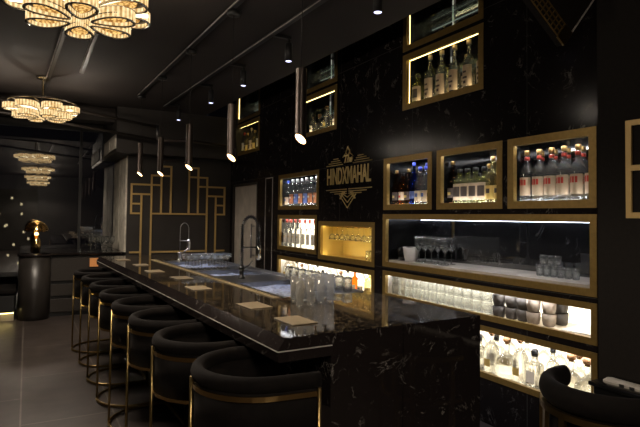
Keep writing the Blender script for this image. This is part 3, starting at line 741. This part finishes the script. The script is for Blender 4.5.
def row(kinds, y_left, y_right, x, z, where, group, sc=1.0, jit=.004, rowname=None):
    n = len(kinds)
    for i, k in enumerate(kinds):
        y = y_left+(y_right-y_left)*(i/(n-1) if n > 1 else .5)
        bottle(k, (W+x+random.uniform(-jit, jit), y+random.uniform(-jit, jit), z), '%s, %s%s, %s' % (DESC[k], place(i, n), (' of %s row' % rowname) if rowname else '', where), group, sc)
zr = 1.528+.038
row(['red_label']*6, 2.475, 1.99, .09, zr, 'right-hand wall cabinet', 'bottles in the right-hand cabinet', 1.12, rowname='front')
row(['red_label']*5, 2.44, 2.03, .20, zr, 'right-hand wall cabinet', 'bottles in the right-hand cabinet', 1.12, rowname='back')
row(['dark']+['olive']*4+['straw', 'straw'], 3.21, 2.70, .10, zr, 'middle wall cabinet', 'bottles in the middle cabinet', 1.12, rowname='front')
row(['dark_cap_clear', 'olive', 'straw', 'tall_cream', 'straw'], 3.15, 2.70, .21, zr, 'middle wall cabinet', 'bottles in the middle cabinet', 1.0, rowname='back')
row(['dark', 'amber', 'dark', 'blue', 'clear_blue', 'clear_blue', 'straw'], 3.93, 3.43, .09, zr, 'cabinet above wine glasses', 'bottles above the wine glasses', 1.05, rowname='front')
row(['amber', 'dark', 'amber', 'blue', 'clear_blue', 'tall_cream'], 3.90, 3.46, .20, zr, 'cabinet above wine glasses', 'bottles above the wine glasses', 1.05, rowname='back')
row(['olive', 'tall_cream', 'tall_cream', 'tall_cream', 'tall_cream', 'tall_cream'], 3.62, 2.86, .08, 2.408+.038, 'nearest high cabinet', 'bottles in the nearest high cabinet', 1.1, rowname='front')
row(['dark_cap_clear', 'straw', 'tall_cream', 'dark_cap_clear'], 3.60, 2.95, .21, 2.446, 'nearest high cabinet', 'bottles in the nearest high cabinet', .95, rowname='back')
row(['dark_cap_clear', 'corked_round', 'corked_tall', 'dark_cap_clear'], 5.62, 5.08, .10, 2.446, 'high cabinet above wordmark', 'bottles in the high middle cabinet', 1.0)
row(['clear_red', 'straw', 'tall_cream', 'straw', 'clear_red', 'straw'], 7.92, 7.16, .10, 2.446, 'farthest high cabinet', 'bottles in the farthest high cabinet', 1.0)
row(['clear_blue', 'print_red', 'print_blue', 'print_red', 'print_blue', 'print_red', 'print_red', 'clear_red'], 6.27, 5.36, .10, 1.545+.038, 'cabinet left of wordmark', 'bottles left of the wordmark', 1.08)
row(['clear_red']*8, 6.28, 5.39, .09, 1.03+.038, 'upper backlit cabinet', 'bottles in the upper backlit cabinet', 1.05)
row(['corked_tall', 'clear_blue', 'dark_cap_clear', 'corked_round', 'clear_red', 'corked_tall', 'dark_cap_clear', 'square_clear', 'corked_tall', 'clear_blue', 'corked_round', 'dark_cap_clear', 'amber', 'clear_blue', 'straw', 'dark_cap_clear'], 6.27, 4.24, .10, .60+.038, 'low cabinet over bar', 'bottles in the low backlit cabinet', 1.05)
# lowest cabinet, two rows, crowded
low1 = ['corked_round', 'dark_cap_clear', 'corked_tall', 'square_clear', 'corked_round', 'corked_tall', 'dark_cap_clear', 'corked_tall', 'square_clear', 'corked_tall', 'corked_round', 'corked_tall', 'square_clear', 'dark_cap_clear', 'corked_round', 'corked_round']
row(low1, 3.90, 2.01, .075, .316+.028, 'lowest cabinet', 'bottles in the lowest cabinet', 1.06, .012, 'front')
row(['corked_tall', 'dark_cap_clear', 'corked_tall', 'corked_round', 'corked_tall', 'dark_cap_clear', 'corked_tall', 'square_clear', 'corked_tall', 'dark_cap_clear', 'corked_tall', 'corked_tall', 'corked_round', 'corked_tall'], 3.84, 2.03, .22, .344, 'lowest cabinet', 'bottles in the lowest cabinet', 1.0, .012, 'back')

# hanging wine glasses in the gold niche
rk = thing('glass_rack', 'slim brass rack under the top of the gold lit niche', 'rack', (W+.14, 4.705, 1.350))
rm = MB()
for k in range(10): rm.box(-.09, .10, -.49+k*.107, -.484+k*.107, 0, .006)
rm.box(-.09, -.084, -.49, .49, 0, .006).box(.094, .10, -.49, .49, 0, .006); rm.build('rails', M['brass'], rk)
for k in range(2): MB().box(-.003, .003, -.4+k*.8, -.394+k*.8, .006, .024).build('bracket', M['brass'], rk)
for k in range(9):
    glass('coupe', 'hanging_wine_glass', (W+.11, 5.14-k*.107, 1.361), 'wine glass hanging upside down in the gold niche, %s of nine' % place(k, 9), 'glasses hanging in the gold niche', flip=True)
for k in range(3):
    glass('tumbler', 'tumbler', (W+.12, 4.42-k*.085, .985+.038+.0005), 'tumbler standing at the right of the gold niche, %s of three' % place(k, 3), 'tumblers in the gold niche')

# counter niche contents
zc = 1.008+.0625
for r_ in range(2):
    for k in range(5):
        glass('wine', 'wine_glass', (W+.13+.10*r_, 3.66-.083*k+.03*r_, zc), 'wine glass on the back counter, %s in the %s row' % (place(k, 5), ('front', 'rear')[r_]), 'wine glasses on the back counter')
bk = MB().lathe([(0,.0),(.07,0),(.085,.02),(.095,.09),(.085,.115),(.04,.125),(0,.125)], 24)
tag(bk.build('black_bowl', M['black_gloss'], None, (W+.16, 3.86, zc)), 'rounded black lidded pot at the left of the back counter', 'pot')
fb = MB().lathe([(0,.0),(.05,0),(.055,.01),(.075,.125),(.07,.125),(.05,.015),(0,.01)], 24)
tag(fb.build('frosted_bucket', M['frost'], None, (W+.12, 3.755, zc)), 'frosted grey ice bucket beside the black pot', 'bucket')
for k in range(6):
    glass('tumbler', 'tumbler', (W+.20, 2.46-.055*k, zc), 'tumbler at the right of the back counter, %s of the lower row' % place(k, 6), 'tumblers at the right of the back counter', sc=.72)
for k in range(3):
    glass('tumbler', 'tumbler', (W+.20, 2.43-.055*k, zc+.0725), 'tumbler stacked on the right-hand back counter tumblers, %s of three' % place(k, 3), 'stacked tumblers on the back counter', sc=.72)

# tumblers and bowls on the long lit shelf
zt = .729+.0285
nT = 12
for r_ in range(2):
    for k in range(nT):
        y = 3.92-k*(3.92-2.83)/(nT-1)
        glass('rocks', 'tumbler', (W+.085, y, zt+r_*.084), 'stacked tumbler on the lit shelf, %s in the %s layer' % (place(k, nT), ('bottom', 'top')[r_]), 'tumblers on the lit shelf')
        glass('rocks', 'tumbler', (W+.20, y-.02, zt+r_*.084), 'stacked tumbler behind on the lit shelf, %s in the %s layer' % (place(k, nT), ('bottom', 'top')[r_]), 'tumblers on the lit shelf')
bowl = MB().lathe([(0,.0),(.031,0),(.037,.005),(.044,.035),(.046,.080),(.043,.080),(.041,.036),(.031,.01),(0,.008)], 24)
bm1 = bowl.mesh('bowl', M['clay']); bm2 = bowl.mesh('bowl', M['clay2'])
spots = [(W+.070, 2.700), (W+.095, 2.608), (W+.100, 2.513), (W+.085, 2.418), (W+.12, 2.325), (W+.23, 2.315)]
for i, (x, y) in enumerate(spots):
    for j in range(2):
        o = link('bowl', bm2 if i in (3, 4) else bm1, None, (x, y, zt+j*.0805))
        tag(o, '%s stoneware bowl, %s of the stack %s on the lit shelf' % ('taupe' if i in (3, 4) else 'charcoal', ('bottom', 'top')[j], place(i, 6)), 'bowl', 'stacked bowls on the lit shelf')
pb = MB().bevbox(-.13, .13, -.12, .10, 0, .018, .003)
tag(pb.build('napkin_stack', M['paper'], None, (W+.17, 2.09, zt), R(8)), 'white stack of paper at the right end of the lit shelf', 'paper')

# ---------------------------------------------------------------- brass wordmark on the wall
sg = thing('wall_sign', 'brass art deco wordmark with line ornament on the black marble', 'sign', (W, 4.64, 1.885))
def text(body, size, y, z, parent, name='lettering', ext=.004, sx=1.0, shear=0, bold=.003):
    cu = bpy.data.curves.new(name, 'FONT'); cu.body = body; cu.size = size; cu.extrude = ext; cu.align_x = 'CENTER'; cu.align_y = 'CENTER'; cu.shear = shear; cu.offset = bold
    o = bpy.data.objects.new(name, cu); C.objects.link(o); o.data.materials.append(M['sign_brass'])
    dg = bpy.context.evaluated_depsgraph_get(); me = bpy.data.meshes.new_from_object(o.evaluated_get(dg)); bpy.data.objects.remove(o)
    q = bpy.data.objects.new(name, me); C.objects.link(q); q.parent = parent
    q.matrix_local = Matrix.Translation((-.008, y, z)) @ Matrix(((0,0,-1,0),(-sx,0,0,0),(0,1,0,0),(0,0,0,1)))
    return q
text('HINDXMAHAL', .25, 0, 0, sg, sx=.52)
text('The', .11, 0, .175, sg, 'small_lettering', shear=.4)
om = MB(); om2 = MB()
def ln(a, b, w=.0055):  # lines on the wall plane; a,b = (y,z)
    (om if a[1]+b[1] > 0 else om2).tube([(-.006, a[0], a[1]), (-.006, b[0], b[1])], w, 5)
for s in (-1, 1):
    for k in range(4): ln((s*(.10+.03*k), .13+.022*k), (s*(.44-.05*k), .13+.022*k))
    for k in range(3): ln((s*.02, -.135-.022*k), (s*(.44-.09*k), -.135-.022*k))
    for k in range(3):
        d = .05*k
        ln((s*(.16-d*.9), -.19), (0, -.33+d*1.1)); ln((s*(.05+d*.5), -.16), (s*(.13+d*.2), -.235))
    ln((s*.04, .25), (0, .31)); ln((s*.04, .25), (0, .21)); ln((s*.10, .20), (s*.04, .24))
om.build('upper_ornament', M['sign_brass'], sg); om2.build('lower_ornament', M['sign_brass'], sg)

# ---------------------------------------------------------------- ceiling things
def track(label, pts, m='black'):
    t = thing('lighting_track', label, 'track', (0,0,0), 0, 'tracks on the ceiling')
    MB().tube(pts, .012, 6).build('rail', M[m], t); return t
def track_box(label, p0, p1):
    t = thing('lighting_track', label, 'lighting track', p0, 0, 'lighting tracks on the ceiling')
    d = Vector(p1)-Vector(p0); mt = Matrix.Rotation(math.atan2(-d.x, d.y), 4, 'Z')
    MB().box(-.017, .017, 0, d.length, -.030, -.001, mt).build('rail', M['black'], t)
    MB().tube([mt @ Vector((-.022, 0, -.022)), mt @ Vector((-.022, d.length, -.022))], .0042, 6).build('highlight_line', M['stone'], t)  # pale line put in as the bright highlight along the rail
    return t
T1 = lambda y: 1.355-.020*y
T2 = lambda y: 1.885-.031*y
track_box('dark ceiling track carrying the tube pendants over the bar', (T1(1.6), 1.6, 3.0), (T1(7.0), 7.0, 3.0))
track_box('dark ceiling track carrying the small spotlights', (T2(1.2), 1.2, 3.0), (T2(7.5), 7.5, 3.0))
track_box('dark ceiling track behind the nearer chandelier, left', (.27, 3.9, 3.0), (.15, 7.3, 3.0))
track_box('short dark ceiling track between the chandeliers and bar', (.47, 4.6, 3.0), (.48, 6.2, 3.0))
pend_parts = {}
L_ = .42; rp = .031
pb_ = MB(); n = 24; vs = []
for i in range(n):
    a = 2*PI*i/n; c, s = math.cos(a)*rp, math.sin(a)*rp
    vs += [(c, s, L_), (c, s, .025*(c/rp)+.025)]
pb_.add(vs, [(2*i, 2*i+1, 2*((i+1) % n)+1, 2*((i+1) % n)) for i in range(n)], True); pb_.add([vs[2*i] for i in range(n)], [tuple(range(n))])
pend_body = pb_.mesh('tube_shade', M['bronze'])
pend_lens = MB().add([(vs[2*i+1][0]*.93, vs[2*i+1][1]*.93, vs[2*i+1][2]+.002) for i in range(n)], [tuple(range(n))]).mesh('lamp_lens', M['lamp_warm'])
pend_rot = R(200)
for k in range(5):
    y = 2.62+1.08*k; x = T1(y)+.02; z = [1.86, 1.855, 1.865, 1.88, 1.945][k]
    lab = 'slim bronze tube pendant with slanted lit end, ' + ['nearest the camera and largest', 'second nearest', 'middle of the five', 'fourth nearest', 'farthest and leftmost'][k]
    t = thing('tube_pendant', lab, 'pendant lamp', (x, y, z), 0, 'tube pendants over the bar')
    link('tube_shade', pend_body, t, None, pend_rot); link('lamp_lens', pend_lens, t, None, pend_rot)
    MB().tube([(0,0,L_), (0,0,3.0-z-.03)], .0025, 5).build('cord', M['black'], t)
    MB().lathe([(0,3-z-.065),(.045,3-z-.065),(.05,3-z-.055),(.05,3-z-.03),(0,3-z-.03)], 16).build('canopy', M['black'], t)
    ld = bpy.data.lights.new('pendant_light', 'SPOT'); ld.energy = 22; ld.color = (1,.75,.45); ld.spot_size = R(75); ld.spot_blend = .7; ld.shadow_soft_size = .02
    lo = bpy.data.objects.new('pendant_light', ld); C.objects.link(lo); lo.parent = t; lo.location = (0,0,-.015)
for k, (x, y) in enumerate(((1.95,2.78),(1.92,4.05),(1.89,5.05),(1.86,6.03),(1.81,7.35))):
    lab = 'small black ceiling spotlight with cool lit lens, ' + ['nearest the camera, at the top edge', 'second nearest', 'third nearest', 'fourth nearest', 'farthest'][k]
    t = thing('spotlight', lab, 'spotlight', (x, y, 2.78), 0, 'spotlights on the ceiling track')
    MB().lathe([(0,.012),(.026,.012),(.027,.0),(.031,.0),(.031,.15),(.027,.155),(0,.155)], 18).build('housing', M['black'], t)
    MB().lathe([(0,-.002),(.020,-.001),(.0262,.003),(.0262,.0115),(0,.0115)], 18).build('lamp_lens', M['lamp_spot'], t)
    xa = T2(y)-x
    MB().box(xa-.015, .015, -.016, .016, .19, .215).box(-.008, .008, -.008, .008, .155, .19).build('adaptor', M['black'], t)
    ld = bpy.data.lights.new('track_spot', 'SPOT'); ld.energy = 110; ld.color = (.80,.84,1); ld.spot_size = R(50); ld.spot_blend = .6; ld.shadow_soft_size = .03
    lo = bpy.data.objects.new('track_spot', ld); C.objects.link(lo); lo.parent = t; lo.location = (0,0,-.01); lo.rotation_euler = (0, R(-6), 0)

# chandeliers
def petal_path(a, b, n=40, tear=.42):
    p = []
    for i in range(n):
        t = 2*PI*i/n; c, s = math.cos(t), math.sin(t)
        w = 1+tear*c
        p.append((a*c, b*s*w))
    q = []
    for i in range(n):
        x0, y0 = p[i-1]; x1, y1 = p[(i+1) % n]; dx, dy = x1-x0, y1-y0; l = math.hypot(dx, dy)
        q.append((p[i][0], p[i][1], dy/l, -dx/l))
    return q
def petal_meshes(a, b, h):
    n = 48; pp = petal_path(a, b, n)
    cr_ = MB()
    # prisms standing side by side round the loop, alternately clear and tinted
    for i in range(n):
        x0, y0, a0, b0 = pp[i]; x1, y1, a1, b1 = pp[(i+1) % n]
        cr_.cur = i % 2
        e = .006 if i % 2 == 0 else .003
        mx_, my_ = (x0+x1)/2+(a0+a1)/2*e, (y0+y1)/2+(b0+b1)/2*e
        q = [(x0, y0), (mx_, my_), (x1, y1), (x1-a1*.010, y1-b1*.010), (x0-a0*.010, y0-b0*.010)]
        cr_.prism(q, 0, h)
    fm_ = MB().sweep(pp, [(-.010,-.004),(.007,-.004),(.007,.0),(-.010,.0)], closed=True)
    fm_.sweep(pp, [(-.010,h),(.007,h),(.007,h+.004),(-.010,h+.004)], closed=True)
    inn = petal_path(a*.60, b*.55, n)
    ii = MB().sweep(inn, [(0,.010),(.004,.014),(.004,h*.7),(-.006,h*.7),(-.006,.010)], closed=True, smooth=False)
    ii.add([(x, y, .016+.004*(i % 2)) for i, (x, y, _, _) in enumerate(inn)], [tuple(range(n))])
    plate = MB().sweep(petal_path(a*.80, b*.78, n), [(-.022,.022),(.020,.022),(.020,.026),(-.022,.026)], closed=True)
    return (cr_.mesh('crystal_band', [M['crystal'], M['crystal_lo']]), fm_.mesh('rim', M['chrome']), ii.mesh('amber_crystals', M['crystal_amber']), plate.mesh('dark_plate', M['black']))
PU = petal_meshes(.150, .088, .062); PL = petal_meshes(.118, .070, .058)
hubm = MB().lathe([(0,-.05),(.03,-.045),(.055,-.02),(.055,.07),(.03,.10),(.012,.11),(.012,.38),(0,.38)], 20).mesh('hub', M['chrome'])
topm = MB()
for i in range(1):
    c48 = [(.34*math.cos(2*PI*i/48), .34*math.sin(2*PI*i/48), math.cos(2*PI*i/48), math.sin(2*PI*i/48)) for i in range(48)]
    topm.sweep(c48, [(-.004,.095),(.012,.095),(.012,.115),(-.004,.115)], closed=True)
for i in range(8):
    a = 2*PI*i/8; topm.tube([(0,0,.09),(.34*math.cos(a),.34*math.sin(a),.09)], .006, 6)
topme = topm.mesh('ring_frame', M['chrome'])
barm = MB().bevbox(.06, .36, -.014, .014, .0, .02, .004).mesh('light_bar', M['crystal_core'])
canm = MB().lathe([(0,.375),(.07,.375),(.075,.385),(.075,.40),(0,.40)], 24).mesh('canopy', M['chrome'])
chs = [(.235, 3.22, 'large crystal petal chandelier at the top left corner, nearest the camera', 12), (.125, 6.70, 'crystal petal chandelier farther off, hanging at left above the console', 30),
       (.27, -.15, 'crystal petal chandelier above the camera, mirrored in the night window', 0), (.36, -3.5, 'crystal petal chandelier at the rear of the room, mirrored in the night window', 20)]
for (x, y, lab, a0) in chs:
    t = thing('chandelier', lab, 'chandelier', (x, y, 2.60), R(a0), 'crystal petal chandeliers')
    link('hub', hubm, t); link('ring_frame', topme, t); link('canopy', canm, t)
    for i in range(8):
        e = link('light_bar', barm, t); e.rotation_euler.z = 2*PI*(i+.5)/8
    for i in range(7):
        a = 2*PI*i/7
        e = link('petal', PU[0], t, (.238*math.cos(a), .238*math.sin(a), .0)); e.rotation_euler.z = a
        link('rim', PU[1], e); link('amber_crystals', PU[2], e); link('dark_plate', PU[3], e)
    for i in range(6):
        a = 2*PI*(i+.25)/6
        e = link('petal', PL[0], t, (.185*math.cos(a), .185*math.sin(a), -.072)); e.rotation_euler.z = a
        link('rim', PL[1], e); link('amber_crystals', PL[2], e); link('dark_plate', PL[3], e)
    ld = bpy.data.lights.new('chandelier_light', 'SPOT'); ld.energy = 95; ld.color = (1,.86,.70); ld.shadow_soft_size = .24; ld.spot_size = R(162); ld.spot_blend = .25
    lo = bpy.data.objects.new('chandelier_light', ld); C.objects.link(lo); lo.parent = t; lo.location = (0,0,-.16)
    for i in range(4):   # the petals' own glow, spilling sideways and up
        ld = bpy.data.lights.new('petal_glow', 'POINT'); ld.energy = 6.5; ld.color = (1,.86,.70); ld.shadow_soft_size = 0
        lo = bpy.data.objects.new('petal_glow', ld); C.objects.link(lo); lo.parent = t; lo.location = (.47*math.cos(PI*i/2+.3), .47*math.sin(PI*i/2+.3), .0)

# tilted box hanging at the top right, lattice side and brass corner
tb = thing('hanging_box', 'dark tilted box hanging at top right with lattice edge and brass corner', 'ceiling fixture', (2.044, 1.5, 2.223))
dl = Vector((-.81, 0, .587)); dr = Vector((.657, 0, .754)); q = .52
def slabp(mb, a0, a1, b0, b1, y0, y1):
    c4 = [dl*a0+dr*b0, dl*a1+dr*b0, dl*a1+dr*b1, dl*a0+dr*b1]
    vs = [(p.x, y0, p.z) for p in c4]+[(p.x, y1, p.z) for p in c4]
    return mb.add(vs, [(0,1,2,3),(7,6,5,4),(0,4,5,1),(1,5,6,2),(2,6,7,3),(3,7,4,0)])
slabp(MB(), 0, q, 0, q, 0, .03).build('casing', M['column'], tb)
lat = MB()
for k in range(17): slabp(lat, .055+k*.027, .058+k*.027, .004, .085, -.006, 0)
for k in range(4): slabp(lat, .05, q, .002+k*.026, .005+k*.026, -.006, 0)
lat.build('lattice', M['frame'], tb)
slabp(MB(), -.002, .003, .0, q, -.006, .0).build('edge_trim', M['stone'], tb)
slabp(MB(), -.003, .05, -.003, .085, -.008, .002).build('corner_plate', M['brass_dark'], tb)
tp_ = dl*q+dr*q
MB().tube([(tp_.x, .015, tp_.z), (tp_.x, .015, 3.0-2.223)], .006, 6).build('hanger', M['black'], tb)

# ---------------------------------------------------------------- world and lights
wd = bpy.data.worlds.new('night'); S.world = wd; wd.use_nodes = True
bg = wd.node_tree.nodes['Background']; bg.inputs[0].default_value = (.018,.016,.022,1); bg.inputs[1].default_value = .35

# ---------------------------------------------------------------- camera (fitted to the photograph's vanishing points)
f = 528.67; yaw, pitch, roll = R(28.99), R(1.919), R(.719); sy = -13.56
fwd = Vector((math.sin(yaw)*math.cos(pitch), math.cos(yaw)*math.cos(pitch), math.sin(pitch)))
rt = Vector((math.cos(yaw), -math.sin(yaw), 0)); up = rt.cross(fwd)
r2 = math.cos(roll)*rt+math.sin(roll)*up; u2 = -math.sin(roll)*rt+math.cos(roll)*up
cd = bpy.data.cameras.new('camera'); co = bpy.data.objects.new('camera', cd); C.objects.link(co)
co.matrix_world = Matrix(((r2.x, u2.x, -fwd.x, 0), (r2.y, u2.y, -fwd.y, 0), (r2.z, u2.z, -fwd.z, H), (0,0,0,1)))
cd.sensor_width = 36; cd.lens = f*36/640; cd.shift_y = sy/640; cd.clip_start = .05; cd.clip_end = 300
S.camera = co
S.view_settings.view_transform = 'Standard'; S.view_settings.look = 'None'; S.view_settings.gamma = 1
S.view_settings.use_curve_mapping = False; S.view_settings.exposure = .22
S.cycles.max_bounces = 12; S.cycles.transmission_bounces = 12; S.cycles.transparent_max_bounces = 24; S.cycles.sample_clamp_indirect = 6; S.cycles.sample_clamp_direct = 0
S.cycles.use_denoising = True
S.cycles.caustics_reflective = False; S.cycles.caustics_refractive = False
